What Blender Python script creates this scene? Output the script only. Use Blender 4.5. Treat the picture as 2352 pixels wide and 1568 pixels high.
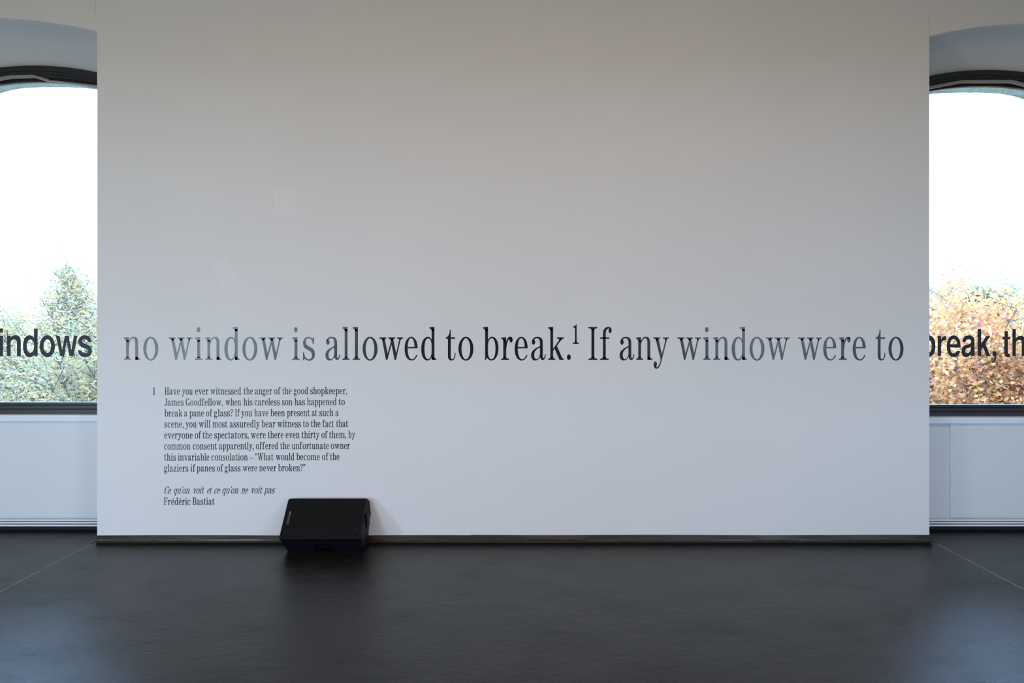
import bpy, bmesh, math, random
import numpy as np
from mathutils import Vector, Matrix, noise
from mathutils.geometry import tessellate_polygon
R = math.radians
for o in list(bpy.data.objects): bpy.data.objects.remove(o)
S = bpy.context.scene
C = S.collection

# ------------------------------------------------------------------ camera
F_PX, CX, CY = 1792.0, 1180.0, 738.0           # focal length and vanishing point in photo pixels
EYE, DIST = 1.584, 5.6
cam = bpy.data.cameras.new('camera'); camo = bpy.data.objects.new('camera', cam); C.objects.link(camo)
cam.sensor_width = 36; cam.lens = F_PX / 2352 * 36
camo.location = (0, -DIST, EYE); camo.rotation_euler = (R(90), 0, 0)
cam.shift_x = (1176 - CX) / 2352; cam.shift_y = -(784 - CY) / 2352
cam.clip_end = 2000
S.camera = camo
def px(x, y, Y=0.0):
    k = (DIST + Y) / F_PX
    return ((x - CX) * k, Y, EYE - (y - CY) * k)

# ------------------------------------------------------------------ world, lights, exposure
vs = S.view_settings
S.display_settings.display_device = 'sRGB'
vs.view_transform = 'Standard'; vs.look = 'None'; vs.gamma = 1; vs.exposure = 0; vs.use_curve_mapping = False
w = bpy.data.worlds.new('overcast_sky'); S.world = w; w.use_nodes = True
nt = w.node_tree; bg = nt.nodes['Background']
tc = nt.nodes.new('ShaderNodeTexCoord'); sx = nt.nodes.new('ShaderNodeSeparateXYZ'); nt.links.new(tc.outputs['Generated'], sx.inputs[0])
rp = nt.nodes.new('ShaderNodeValToRGB'); nt.links.new(sx.outputs['Z'], rp.inputs[0])
rp.color_ramp.elements[0].position = 0.0; rp.color_ramp.elements[0].color = (0.48, 0.70, 1.0, 1)
rp.color_ramp.elements[1].position = 0.6; rp.color_ramp.elements[1].color = (0.40, 0.64, 1.0, 1)
nt.links.new(rp.outputs[0], bg.inputs[0]); bg.inputs[1].default_value = 13.0

def area(name, loc, rot, sx_, sy_, rad, col, spread=180):
    l = bpy.data.lights.new(name, 'AREA'); l.shape = 'RECTANGLE'; l.size = sx_; l.size_y = sy_
    l.energy = rad * math.pi * sx_ * sy_; l.color = col; l.spread = R(spread)
    o = bpy.data.objects.new(name, l); C.objects.link(o); o.location = loc; o.rotation_euler = rot
    return o
REAR = -7.0
DAY = (0.50, 0.76, 1.0)
# high sky seen through the windows of the opposite wall and of the left end wall
area('daylight_opposite', (-4.4, REAR + .06, 2.0), (R(90 - 24), 0, 0), 1.8, 2.6, 2.6, (.6, .85, 1.0), 120)
area('daylight_opposite', (4.1, REAR + .06, 2.0), (R(90 - 24), 0, 0), 1.7, 2.6, .8, (.7, .9, 1.0), 110)
area('daylight_end', (-6.43, -6.33, .66), (R(90), 0, R(-90)), 1.2, 1.1, 26, (.80, .91, 1.0))
for x_ in (-3.72, 3.72):
    p_ = area('window_portal', (x_ * 1.1, REAR - .01, 2.0), (R(90), 0, 0), 1.7, 2.6, 1, (1, 1, 1)); p_.data.cycles.is_portal = True
    p_ = area('window_portal', (x_, .75, 2.2), (R(-90), 0, 0), 1.7, 2.9, 1, (1, 1, 1)); p_.data.cycles.is_portal = True
# warm ceiling lighting of the gallery
area('ceiling_lighting', (-2.5, -4.0, 4.9), (0, 0, 0), 3.4, .5, 13.5, (1.0, .70, .46))
area('ceiling_lighting', (1.3, -4.0, 4.9), (0, 0, 0), 3.4, .5, 20, (1.0, .79, .62))

# ------------------------------------------------------------------ materials
def mat(name, col, rough=.6, metal=0, spec=.5, ior=None):
    m = bpy.data.materials.new(name); m.use_nodes = True
    b = m.node_tree.nodes['Principled BSDF']
    b.inputs['Base Color'].default_value = (*col, 1); b.inputs['Roughness'].default_value = rough
    b.inputs['Metallic'].default_value = metal; b.inputs['Specular IOR Level'].default_value = spec
    if ior: b.inputs['IOR'].default_value = ior
    return m
def N(m, t): return m.node_tree.nodes.new(t)
def L(m, a, b): m.node_tree.links.new(a, b)
def BS(m): return m.node_tree.nodes['Principled BSDF']
def objco(m, scale=(1, 1, 1)):
    t = N(m, 'ShaderNodeTexCoord'); mp = N(m, 'ShaderNodeMapping'); mp.inputs['Scale'].default_value = scale
    L(m, t.outputs['Object'], mp.inputs[0]); return mp.outputs[0]
def noise_n(m, co, scale, detail=4, rough=.55):
    n = N(m, 'ShaderNodeTexNoise'); n.inputs['Scale'].default_value = scale; n.inputs['Detail'].default_value = detail
    n.inputs['Roughness'].default_value = rough; L(m, co, n.inputs['Vector']); return n.outputs['Fac']
def ramp(m, fac, stops):
    r = N(m, 'ShaderNodeValToRGB'); L(m, fac, r.inputs[0]); e = r.color_ramp.elements
    while len(e) < len(stops): e.new(.5)
    for k, (p, c) in enumerate(stops):
        e[k].position = p; e[k].color = (*c, 1) if len(c) == 3 else c
    return r.outputs[0]
def bump(m, h, strength, dist):
    b = N(m, 'ShaderNodeBump'); b.inputs['Strength'].default_value = strength; b.inputs['Distance'].default_value = dist
    L(m, h, b.inputs['Height']); L(m, b.outputs[0], BS(m).inputs['Normal']); return b

M = {}
def paint(name, c, patches=()):
    m = mat(name, c, .72, spec=.25)
    co = objco(m)
    n = noise_n(m, co, .9, 3)
    base = ramp(m, n, [(.35, tuple(v * .975 for v in c)), (.65, c)])
    for (cx, cz, hx, hz, ang, amt) in patches:       # repainted spots on the plaster
        g = N(m, 'ShaderNodeTexCoord'); mp = N(m, 'ShaderNodeMapping'); mp.vector_type = 'TEXTURE'
        mp.inputs['Location'].default_value = (cx, 0, cz); mp.inputs['Rotation'].default_value = (0, R(ang), 0)
        mp.inputs['Scale'].default_value = (hx, 1, hz); L(m, g.outputs['Object'], mp.inputs[0])
        wv = N(m, 'ShaderNodeVectorMath'); wv.operation = 'ABSOLUTE'; L(m, mp.outputs[0], wv.inputs[0])
        s = N(m, 'ShaderNodeSeparateXYZ'); L(m, wv.outputs[0], s.inputs[0])
        mx = N(m, 'ShaderNodeMath'); mx.operation = 'MAXIMUM'; L(m, s.outputs[0], mx.inputs[0]); L(m, s.outputs[2], mx.inputs[1])
        a = ramp(m, mx.outputs[0], [(.9, (amt,) * 3), (1.0, (0, 0, 0))])
        mix = N(m, 'ShaderNodeMix'); mix.data_type = 'RGBA'; mix.blend_type = 'ADD'; mix.inputs[0].default_value = 1
        L(m, base, mix.inputs[6]); L(m, a, mix.inputs[7]); base = mix.outputs[2]
    L(m, base, BS(m).inputs['Base Color'])
    f = noise_n(m, co, 60, 3); bump(m, f, .06, .004)
    return m
def P(x, y): q = px(x, y); return q[0], q[2]
M['pier'] = paint('matt_white_wall_paint', (.80, .79, .78),
    [(*P(655, 463), 27 / 320, 34 / 320, 0, .022), (*P(515, 625), 22 / 320, 30 / 320, -28, .022),
     (*P(1306, 590), 22 / 320, 28 / 320, 20, .008), (*P(1430, 235), 28 / 320, 60 / 320, 0, .006)])
M['wall'] = paint('white_wall_paint', (.80, .79, .78))
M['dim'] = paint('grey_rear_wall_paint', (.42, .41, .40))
M['panel'] = paint('white_panel_lacquer', (.74, .76, .77)); BS(M['panel']).inputs['Roughness'].default_value = .45
M['slat'] = mat('white_lacquered_slat', (.85, .85, .87), .35)
M['black'] = mat('dark_void', (.012, .013, .016), .8)
M['frame'] = mat('dark_brown_lacquered_metal', (.022, .020, .024), .42)
M['bead'] = mat('grey_bead_metal', (.30, .28, .27), .5)
M['sill'] = mat('white_sill_lacquer', (.88, .90, .93), .2)
m = M['stone'] = mat('pale_weathered_stone', (.5, .5, .48), .85)
co = objco(m); n = noise_n(m, co, 55, 8, .75)
L(m, ramp(m, n, [(.3, (.30, .33, .34)), (.5, (.46, .47, .44)), (.72, (.72, .72, .70))]), BS(m).inputs['Base Color']); bump(m, n, .6, .01)
# floor: dark trowelled screed, sealed
m = M['floor'] = mat('dark_trowelled_screed', (.03, .03, .03), .4, spec=.195)
co = objco(m); big = noise_n(m, co, .9, 5, .6)
col = ramp(m, big, [(.3, (.0075, .0070, .0066)), (.52, (.0110, .0098, .0090)), (.75, (.0165, .0142, .0125))])
cst = objco(m, (1.0, 1.35, 1)); st = noise_n(m, cst, 2.2, 7, .62)
mixc = N(m, 'ShaderNodeMix'); mixc.data_type = 'RGBA'; mixc.blend_type = 'MULTIPLY'; mixc.inputs[0].default_value = .8
L(m, col, mixc.inputs[6]); L(m, ramp(m, st, [(.35, (.78, .77, .76)), (.6, (1.1, 1.1, 1.1))]), mixc.inputs[7])
L(m, mixc.outputs[2], BS(m).inputs['Base Color'])
rr = ramp(m, st, [(.30, (.31, .31, .31)), (.48, (.18, .18, .18)), (.68, (.11, .11, .11))]); L(m, rr, BS(m).inputs['Roughness'])
h1 = noise_n(m, cst, 4, 10, .72); h2 = noise_n(m, co, 90, 4, .7)
ad = N(m, 'ShaderNodeMath'); ad.operation = 'MULTIPLY_ADD'; ad.inputs[1].default_value = .10; L(m, h2, ad.inputs[0]); L(m, h1, ad.inputs[2])
bump(m, ad.outputs[0], .5, .012)
M['seam'] = mat('floor_seam_strip', (.34, .29, .25), .5)
# skirting: tarnished dark bronze sheet
m = M['skirt'] = mat('tarnished_bronze_sheet', (.06, .052, .04), .36, metal=.5)
co = objco(m, (1, 1, 6)); n = noise_n(m, co, 9, 5)
L(m, ramp(m, n, [(.35, (.024, .018, .011)), (.65, (.042, .031, .019))]), BS(m).inputs['Base Color'])
cw = objco(m, (1, 1, 3)); n2 = noise_n(m, cw, 4, 3); bump(m, n2, .2, .01)
# black gloss vinyl of the letters
def vinyl(name, rough, bstr):
    m = mat(name, (.010, .010, .016), rough, spec=(.5 if rough < .2 else .3))
    cv = objco(m, (1.0, 1.0, .55)); n = noise_n(m, cv, 95, 6, .85)
    bump(m, n, bstr, .003)
    return m
M['vinyl'] = vinyl('black_gloss_vinyl', .09, .20)
M['vinyl_small'] = vinyl('black_satin_vinyl', .30, .1)
M['vinyl_glass'] = mat('black_film_on_glass', (.014, .016, .024), .5)
# speaker
m = M['grille'] = mat('black_perforated_grille', (.004, .004, .004), .8, spec=.12)
co = objco(m); v = N(m, 'ShaderNodeTexVoronoi'); v.inputs['Scale'].default_value = 260; v.inputs['Randomness'].default_value = .1; L(m, co, v.inputs['Vector'])
L(m, ramp(m, v.outputs['Distance'], [(.3, (.003, .003, .003)), (.5, (.009, .0085, .0088))]), BS(m).inputs['Base Color'])
m = M['cab'] = mat('black_textured_plastic', (.004, .0045, .007), .5, spec=.2)
bump(m, noise_n(m, objco(m), 400, 3), .3, .001)
M['badge'] = mat('grey_badge', (.05, .048, .05), .5)
M['badge2'] = mat('light_grey_badge', (.14, .14, .15), .4)
# glass
m = M['glass'] = bpy.data.materials.new('window_glass'); m.use_nodes = True
t = m.node_tree; t.nodes.clear()
o_ = t.nodes.new('ShaderNodeOutputMaterial'); tr = t.nodes.new('ShaderNodeBsdfTransparent'); gl = t.nodes.new('ShaderNodeBsdfGlossy')
tr.inputs[0].default_value = (.93, .96, .97, 1); gl.inputs['Roughness'].default_value = .02
fr = t.nodes.new('ShaderNodeFresnel'); fr.inputs[0].default_value = 1.5; mx = t.nodes.new('ShaderNodeMixShader')
t.links.new(fr.outputs[0], mx.inputs[0]); t.links.new(tr.outputs[0], mx.inputs[1]); t.links.new(gl.outputs[0], mx.inputs[2]); t.links.new(mx.outputs[0], o_.inputs[0])
# vegetation
def leaf_mat(name, stops):
    m = bpy.data.materials.new(name); m.use_nodes = True; t = m.node_tree; t.nodes.clear()
    o = t.nodes.new('ShaderNodeOutputMaterial'); g = t.nodes.new('ShaderNodeNewGeometry')
    r = t.nodes.new('ShaderNodeValToRGB'); e = r.color_ramp.elements; r.color_ramp.interpolation = 'CONSTANT'
    while len(e) < len(stops): e.new(.5)
    for k, (p, c) in enumerate(stops): e[k].position = p; e[k].color = (*c, 1)
    d = t.nodes.new('ShaderNodeBsdfDiffuse'); tl = t.nodes.new('ShaderNodeBsdfTranslucent'); x = t.nodes.new('ShaderNodeMixShader'); x.inputs[0].default_value = .45
    t.links.new(g.outputs['Random Per Island'], r.inputs[0])
    for q in (d, tl): t.links.new(r.outputs[0], q.inputs[0])
    t.links.new(d.outputs[0], x.inputs[1]); t.links.new(tl.outputs[0], x.inputs[2]); t.links.new(x.outputs[0], o.inputs[0])
    return m
M['leaf_green'] = leaf_mat('pale_green_and_yellow_leaves', [(0, (0.33, 0.33, 0.22)), (.3, (0.42, 0.36, 0.22)), (.55, (0.52, 0.39, 0.21)), (.75, (0.66, 0.43, 0.17)), (.88, (0.28, 0.28, 0.24)), (.96, (0.69, 0.38, 0.15))])
M['leaf_sage'] = leaf_mat('sage_green_leaves', [(0, (0.26, 0.27, 0.19)), (.35, (0.34, 0.31, 0.19)), (.62, (0.43, 0.33, 0.21)), (.82, (0.54, 0.33, 0.17)), (.93, (0.24, 0.24, 0.21))])
M['leaf_orange'] = leaf_mat('orange_and_yellow_leaves', [(0, (0.73, 0.32, 0.16)), (.22, (0.73, 0.41, 0.15)), (.45, (0.73, 0.46, 0.18)), (.62, (0.60, 0.28, 0.18)), (.76, (0.45, 0.32, 0.18)), (.87, (0.38, 0.23, 0.20)), (.95, (0.73, 0.52, 0.32))])
M['bark'] = mat('grey_bark', (.10, .085, .075), .9)
M['hill'] = mat('wooded_hill', (.50, .42, .33), 1, spec=0)
M['ground'] = mat('meadow_ground', (.12, .11, .05), 1, spec=0)

# ------------------------------------------------------------------ mesh helpers
def link(name, me, m, parent=None, loc=None):
    o = bpy.data.objects.new(name, me); C.objects.link(o)
    if m is not None and not me.materials: me.materials.append(m)
    if parent is not None: o.parent = parent
    if loc: o.location = loc
    return o
def obj(name, bm, m, parent=None, loc=None, bevel=0, seg=2, smooth=False):
    if bevel: bmesh.ops.bevel(bm, geom=[e for e in bm.edges], offset=bevel, segments=seg, profile=.5, affect='EDGES')
    bmesh.ops.recalc_face_normals(bm, faces=bm.faces)
    me = bpy.data.meshes.new(name); bm.to_mesh(me); bm.free()
    if smooth: me.polygons.foreach_set('use_smooth', [True] * len(me.polygons))
    return link(name, me, m, parent, loc)
def bx(bm, x0, x1, y0, y1, z0, z1):
    v = [bm.verts.new((x, y, z)) for x in (x0, x1) for y in (y0, y1) for z in (z0, z1)]
    for f in ((0, 1, 3, 2), (4, 6, 7, 5), (0, 4, 5, 1), (2, 3, 7, 6), (0, 2, 6, 4), (1, 5, 7, 3)): bm.faces.new([v[i] for i in f])
def box(name, m, x0, x1, y0, y1, z0, z1, parent=None, bevel=0):
    bm = bmesh.new(); bx(bm, x0, x1, y0, y1, z0, z1); return obj(name, bm, m, parent, bevel=bevel)
def empty(name, loc=(0, 0, 0), parent=None):
    o = bpy.data.objects.new(name, None); C.objects.link(o); o.location = loc
    if parent: o.parent = parent
    return o
def tag(o, label=None, cat=None, group=None, kind=None):
    for k, v in (('label', label), ('category', cat), ('group', group), ('kind', kind)):
        if v: o[k] = v
    return o
def struct(o): o['kind'] = 'structure'; return o
def loft(bm, rows, close_row=False, close_ends=False):
    V = [[bm.verts.new(p) for p in r] for r in rows]
    for a, b in zip(V, V[1:]):
        n = len(a)
        for i in range(n if close_row else n - 1):
            j = (i + 1) % n; bm.faces.new((a[i], a[j], b[j], b[i]))
    if close_ends: bm.faces.new(V[0]); bm.faces.new(list(reversed(V[-1])))
    return V

# ------------------------------------------------------------------ the room
HX = 6.45; TOP = 5.0
struct(box('floor', M['floor'], -3.008, 3.014, REAR - .3, .36, -.12, 0))
fl = box('floor', M['floor'], -HX - .2, -3.014, REAR - .3, .36, -.12, 0); struct(fl)
fr_ = box('floor', M['floor'], 3.020, HX + .2, REAR - .3, .36, -.12, 0); struct(fr_)
struct(box('trim_1', M['seam'], -3.0135, -3.0085, REAR, -.045, -.05, .0006))
struct(box('trim_2', M['seam'], 3.0145, 3.0195, REAR, -.045, -.05, .0003))
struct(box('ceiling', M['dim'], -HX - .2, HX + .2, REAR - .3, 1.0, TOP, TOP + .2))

# wall facing the camera: central pier
bm = bmesh.new(); bx(bm, -2.992, 2.985, 0, .9, .0, TOP)
obj('wall_back', bm, M['pier'], bevel=.004, seg=2); wb = bpy.data.objects['wall_back']; struct(wb)

WIN = {   # side: front arch, frame arch and outer stone arch (centre, peak, radius)
 -1: dict(fa=(-3.85, 3.765, 3.71), fr=(-3.658, 3.524, 2.23), st=(-3.66, 3.454), rail=(.965, .879)),
  1: dict(fa=(3.725, 3.722, 3.00), fr=(3.618, 3.491, 2.18), st=(3.62, 3.411), rail=(.9455, .862))}
NEAR, FAR = 2.9845, 4.50
YP, YF = .30, .36           # panel plane, frame plane
def arch(c, x): return c[1] - (x - c[0]) ** 2 / (2 * c[2])
def stone(c, x): d = abs(x - c[0]); return c[1] - (.0828 * d * d + .874 * min(d, .62) ** 4)
for s, W in WIN.items():
    xs = [s * (NEAR + (FAR - NEAR) * k / 40) for k in range(41)]
    # lintel wall above the niche with splayed soffit
    bm = bmesh.new()
    rnd = lambda x: 0
    y0 = .004
    fz = lambda x: arch(W['fa'], x)
    prof = []
    nearfix = lambda x: (.008 if (s < 0 and abs(x) < 3.02) else 0)
    rows = [[(x, .9, TOP) for x in xs], [(x, y0, TOP) for x in xs],
            [(x, y0, fz(x) + .004 - nearfix(x)) for x in xs], [(x, y0 + .004, fz(x) - nearfix(x)) for x in xs]]
    for k in range(1, 9):                      # the soffit curves gently down to the window frame
        t_ = k / 8; rows.append([(x, y0 + .004 + (YF - y0) * t_, (fz(x) - nearfix(x) * (1 - t_)) * (1 - t_) + (arch(W['fr'], x)) * t_ + .035 * math.sin(math.pi * t_)) for x in xs])
    rows.append([(x, .46, arch(W['fr'], x) - .0) for x in xs])
    loft(bm, rows)
    o = obj('wall_back', bm, M['wall'], smooth=False)
    for p in o.data.polygons: p.use_smooth = abs(p.normal.z) > .2 and p.center.z < 4.5
    struct(o)
    # wall beyond the window, out of the frame
    struct(box('wall_back', M['wall'], *sorted((s * (FAR + .001), s * (HX + .2))), 0, .9, 0, TOP))
    # outer masonry skin: stone reveal seen through the glass
    wn = 1 if s < 0 else 2
    win = struct(empty('window_%d' % wn, (s * 3.65, YF, .9)))
    def ch(name, bm, m, **k):
        o = obj(name, bm, m, **k); o.parent = win; o.matrix_parent_inverse = Matrix.Translation((-s * 3.65, -YF, -.9)); return o
    cx = W['st'][0]; sxs = [cx + (-.62 + 1.24 * k / 48) for k in range(49)]
    bm = bmesh.new()
    loft(bm, [[(x, .47, stone(W['st'], x) + .035) for x in sxs], [(x, .55, stone(W['st'], x) + .02) for x in sxs],
              [(x, .636, stone(W['st'], x)) for x in sxs], [(x, .65, stone(W['st'], x) + .01) for x in sxs],
              [(x, .65, 4.2) for x in sxs]])
    e0, e1 = sxs[0], sxs[-1]; zl = stone(W['st'], e0)
    bx(bm, e0 - .3, e0, .47, .65, .3, 4.2); bx(bm, e1, e1 + .3, .47, .65, .3, 4.2)
    ch('stone_reveal', bm, M['stone'])
    bm = bmesh.new(); bx(bm, e0, e1, .47, .70, .5, W['rail'][0] - .035); ch('stone_sill', bm, M['stone'])
    # frame head, following the arch
    def ring(name, m, r0, r1, ya, yb, bev=0):
        bm = bmesh.new(); X = [s * (2.995 + (FAR - 2.995) * k / 40) for k in range(41)]
        rows = [[(x, ya, arch(W['fr'], x) - r0), (x, ya, arch(W['fr'], x) - r1), (x, yb, arch(W['fr'], x) - r1), (x, yb, arch(W['fr'], x) - r0)] for x in X]
        loft(bm, rows, close_row=True, close_ends=True); return ch(name, bm, m)
    ring('frame_head', M['frame'], -.01, .030, YF - .012, YF + .02)
    ring('frame_head', M['frame'], .028, .052, YF - .004, YF + .04)
    ring('frame_head', M['frame'], .050, .068, YF + .006, YF + .05)
    ring('sash_head', M['frame'], .05, .094 if s > 0 else .094, YF + .052, YF + .085)
    # pale bead sagging in straight lengths under the head
    pts = [(2120, 203.5), (2211, 186), (2324, 185.5), (2400, 205)] if s > 0 else [(-60, 191), (20, 175.5), (76, 174), (112, 184.5), (235, 198)]
    th = 5.2 if s > 0 else 5.0
    for (a, b) in zip(pts, pts[1:]):
        bm = bmesh.new(); Yb = YF - .014; Ye = YF + .02
        if s < 0 and a[0] == 112: tt = 2.2
        else: tt = th
        q = [px(a[0], a[1] - tt / 2, Yb), px(b[0], b[1] - tt / 2, Yb), px(b[0], b[1] + tt / 2, Yb), px(a[0], a[1] + tt / 2, Yb)]
        f = [bm.verts.new(p) for p in q]; g = [bm.verts.new((p[0], Ye, p[2])) for p in q]
        bm.faces.new(f); bm.faces.new(g[::-1])
        for i in range(4): bm.faces.new((f[i], f[(i + 1) % 4], g[(i + 1) % 4], g[i]))
        ch('glazing_bead', bm, M['bead'])
    # side frame members
    for xa in (2.997, FAR - .08):
        bm = bmesh.new(); bx(bm, *sorted((s * xa, s * (xa + .075))), YF, YF + .05, W['rail'][1], arch(W['fr'], s * (xa + .03)) - .02); ch('frame_jamb', bm, M['frame'])
    # bottom rail in three stepped profiles
    zt, zb = W['rail']; h = zt - zb
    for (a, b, ya, yb) in ((0, .40, YF, YF + .06), (.41, .74, YF + .008, YF + .06), (.75, 1.0, YF + .017, YF + .06)):
        bm = bmesh.new(); bx(bm, *sorted((s * 2.996, s * FAR)), ya, yb, zb + h * a, zb + h * b)
        ch('frame_rail', bm, M['frame'], bevel=.0025, seg=2)
    bm = bmesh.new(); bx(bm, *sorted((s * 3.0, s * (FAR - .01))), YF + .075, YF + .081, zt - .03, arch(W['fr'], s * 3.62) - .01)
    # clip the pane top to the arch
    for v in bm.verts:
        if v.co.z > 2: v.co.z = arch(W['fr'], v.co.x) - .02
    g = ch('pane', bm, M['glass'])
    zs = zb - (.031 if s < 0 else .027)
    bm = bmesh.new(); loft(bm, [[(x, .278, zb - .047), (x, .274, zb - .004), (x, .277, zb - .001), (x, YF + .02, zb + .001), (x, YF + .02, zb - .047)] for x in (s * 2.994, s * FAR)], close_row=True, close_ends=True)
    ch('window_sill', bm, M['sill'], bevel=.0012, seg=2)
    # masonry behind the panel and the stone sill
    struct(box('wall_back', M['stone'], *sorted((s * 2.9, s * 4.6)), .40, .64, -.12, W['rail'][1] - .03))
    # white panel below the sill, slotted grille at its foot
    rc = empty('radiator_cover', (s * 3.72, YP, 0))
    tag(rc, 'white panel below the %s arched window, slotted vent along its foot' % ('left' if s < 0 else 'right'), 'panel', 'panels below the arched windows')
    def pc(name, bm, m, **k):
        o = obj(name, bm, m, **k); o.parent = rc; o.matrix_parent_inverse = Matrix.Translation((-s * 3.72, -YP, 0)); return o
    z1 = zb - .048; zp = .1055
    xn = 2.996 if s < 0 else 3.30
    bm = bmesh.new(); bx(bm, *sorted((s * xn, s * FAR)), YP, YP + .02, zp, z1); pc('front_panel', bm, M['panel'], bevel=.0015, seg=1)
    if s > 0:
        bm = bmesh.new(); bx(bm, 2.996, 3.31, YP + .010, YP + .028, zp, z1); pc('filler_panel', bm, M['panel'])
    bm = bmesh.new(); bx(bm, *sorted((s * 2.996, s * FAR)), YP + .022, YP + .03, .089, zp + .02); pc('shadow_strip', bm, M['panel'])
    for (a, b) in ((.0757, .0868), (.0560, .0670), (.0350, .0465)):
        bm = bmesh.new(); bx(bm, *sorted((s * 2.996, s * FAR)), YP, YP + .03, a, b); pc('vent_slat', bm, M['slat'], bevel=.001, seg=1)
    bm = bmesh.new(); bx(bm, *sorted((s * 2.996, s * FAR)), YP + .045, YP + .058, .0, .10); pc('vent_shade_plate', bm, M['black'])  # black plate paints the shade in the slots and below the slats
M['crack'] = mat('plaster_joint_shadow', (.56, .54, .52), .9)
struct(box('trim_3', M['crack'], -3.008, -3.004, .0030, .0046, 3.80, TOP))
# rear and side walls, with window openings
def wall_with_holes(name, m, u0, u1, z0, z1, holes, place):
    bm = bmesh.new(); cur = u0
    for (a, b, c, d) in sorted(holes):
        place(bm, cur, a, z0, z1); place(bm, a, b, z0, c); place(bm, a, b, d, z1); cur = b
    place(bm, cur, u1, z0, z1); return struct(obj(name, bm, m))
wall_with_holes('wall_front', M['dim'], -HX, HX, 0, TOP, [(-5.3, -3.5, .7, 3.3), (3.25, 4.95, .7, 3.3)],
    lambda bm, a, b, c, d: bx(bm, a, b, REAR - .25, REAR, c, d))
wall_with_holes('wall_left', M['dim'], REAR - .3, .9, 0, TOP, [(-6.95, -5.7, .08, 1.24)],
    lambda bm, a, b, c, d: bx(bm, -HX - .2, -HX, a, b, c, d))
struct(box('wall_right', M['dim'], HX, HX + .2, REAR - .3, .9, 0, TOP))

# skirting: bent sheet leaning out at the foot, in three lengths, slightly wavy along its lower edge
sk = struct(empty('baseboard_back', (0, 0, 0)))
segs = [(217.5, 1081.0, 1229.2, 0), (1081.6, 1345, 1228.2, .3), (1345.6, 2144.5, 1228.4, .7)]
for (xa, xb, yt, ph) in segs:
    bm = bmesh.new(); n = max(8, int((xb - xa) / 9)); rows = []
    for k in range(n + 1):
        x = xa + (xb - xa) * k / n
        X0 = (x - CX) / 322.2
        wv = noise.noise(Vector((X0 * 1.7, ph * 9, 0))) + .5 * noise.noise(Vector((X0 * 5, 3, ph)))
        zt = EYE - (yt + .5 * math.sin(x / 90 + ph) - CY) / 320.2
        zb_ = .0075 + .0015 * noise.noise(Vector((X0 * 2.1, 7, 0)))
        lip = .013 + .004 * wv
        rows.append([(X0, .002, zt), (X0, -.006, zt), (X0, -.018 - .002 * wv, zb_ + lip + .004), (X0, -.0215, zb_ + lip * .6), (X0, -.035 - .002 * wv, zb_), (X0, -.028, zb_ - .001), (X0, .002, zb_)])
    loft(bm, rows, close_row=True, close_ends=True)
    obj('baseboard_length', bm, M['skirt'], sk)
box('shadow_gap', M['black'], -2.985, 2.98, -.022, .0, .0, .0075, sk)
screw_me = None
for (x, y) in ((233, 1233.5), (233, 1240), (247, 1237.5), (363, 1238), (478, 1238.5), (594, 1237.5), (1053, 1235), (1346, 1233), (1210, 1235), (1383, 1235), (1626, 1235), (1751, 1237), (1840, 1231)):
    if screw_me is None:
        bm = bmesh.new(); bmesh.ops.create_uvsphere(bm, u_segments=10, v_segments=5, radius=.0028)
        screw_me = bpy.data.meshes.new('screw'); bm.to_mesh(screw_me); bm.free(); screw_me.materials.append(M['badge2'])
    q = px(x, y, -.02); link('screw', screw_me, None, sk, (q[0], -.016 - .01 * max(0, (.03 - q[2]) / .03), q[2]))

# ------------------------------------------------------------------ lettering: glyph outlines
# serif outlines are drawn on a grid with the baseline at y = 757, x-height at 350 and ascenders at 163 (y grows downwards)
def foot(a, b, l=38, r=38, y=757, t=23, k=1):
    h = 34 * k
    p = 'M%g %g L%g %g L%g %g' % (a - l, y, b + r, y, b + r, y - t * k)
    p += (' C%g %g %g %g %g %g' % (b + r * .35, y - t * k - 2 * k, b, y - t * k - h * .35, b, y - t * k - h)) if r > 0 else (' L%g %g' % (b, y - t * k - h))
    p += ' L%g %g' % (a, y - t * k - h)
    p += (' C%g %g %g %g %g %gZ' % (a, y - t * k - h * .35, a - l * .35, y - t * k - 2 * k, a - l, y - t * k)) if l > 0 else 'Z'
    return p
def cap(a, b, l=38, r=38, y=350, t=23): return foot(a, b, l, r, y, t, -1)
def flag(a, b, y, l=38):
    return 'M%g %g L%g %g L%g %g C%g %g %g %g %g %g L%g %gZ' % (b, y - 4, a - l, y + 4, a - l, y + 28, a - l * .4, y + 32, a, y + 44, a, y + 78, b, y + 78)
def stem(a, b, y0, y1): return 'M%g %g L%g %g L%g %g L%g %gZ' % (a, y0, b, y0, b, y1, a, y1)
def ell(cx, cy, rx, ry):
    k = .5523
    return 'M%g %g C%g %g %g %g %g %g C%g %g %g %g %g %g C%g %g %g %g %g %g C%g %g %g %g %g %gZ' % (cx + rx, cy,
        cx + rx, cy + k * ry, cx + k * rx, cy + ry, cx, cy + ry, cx - k * rx, cy + ry, cx - rx, cy + k * ry, cx - rx, cy,
        cx - rx, cy - k * ry, cx - k * rx, cy - ry, cx, cy - ry, cx + k * rx, cy - ry, cx + rx, cy - k * ry, cx + rx, cy)
ball = lambda x, y, rx=31, ry=48: ell(x, y, rx, ry)
def mv(p, dx, dy=0, sx=1, sy=1):      # shift a path
    out = []; import re
    for c, a in re.findall(r'([MLCZ])([^MLCZ]*)', p):
        v = [float(t) for t in a.split()]
        out.append(c + ' '.join('%g' % (v[i] * sx + dx if i % 2 == 0 else v[i] * sy + dy) for i in range(len(v))))
    return ' '.join(out)
ARCH = 'M84 425 C112 365 140 338 177 338 C230 338 258 375 258 450 L258 757 L206 757 L206 450 C206 400 195 368 165 368 C128 370 92 430 90 505 L84 505Z'
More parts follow.
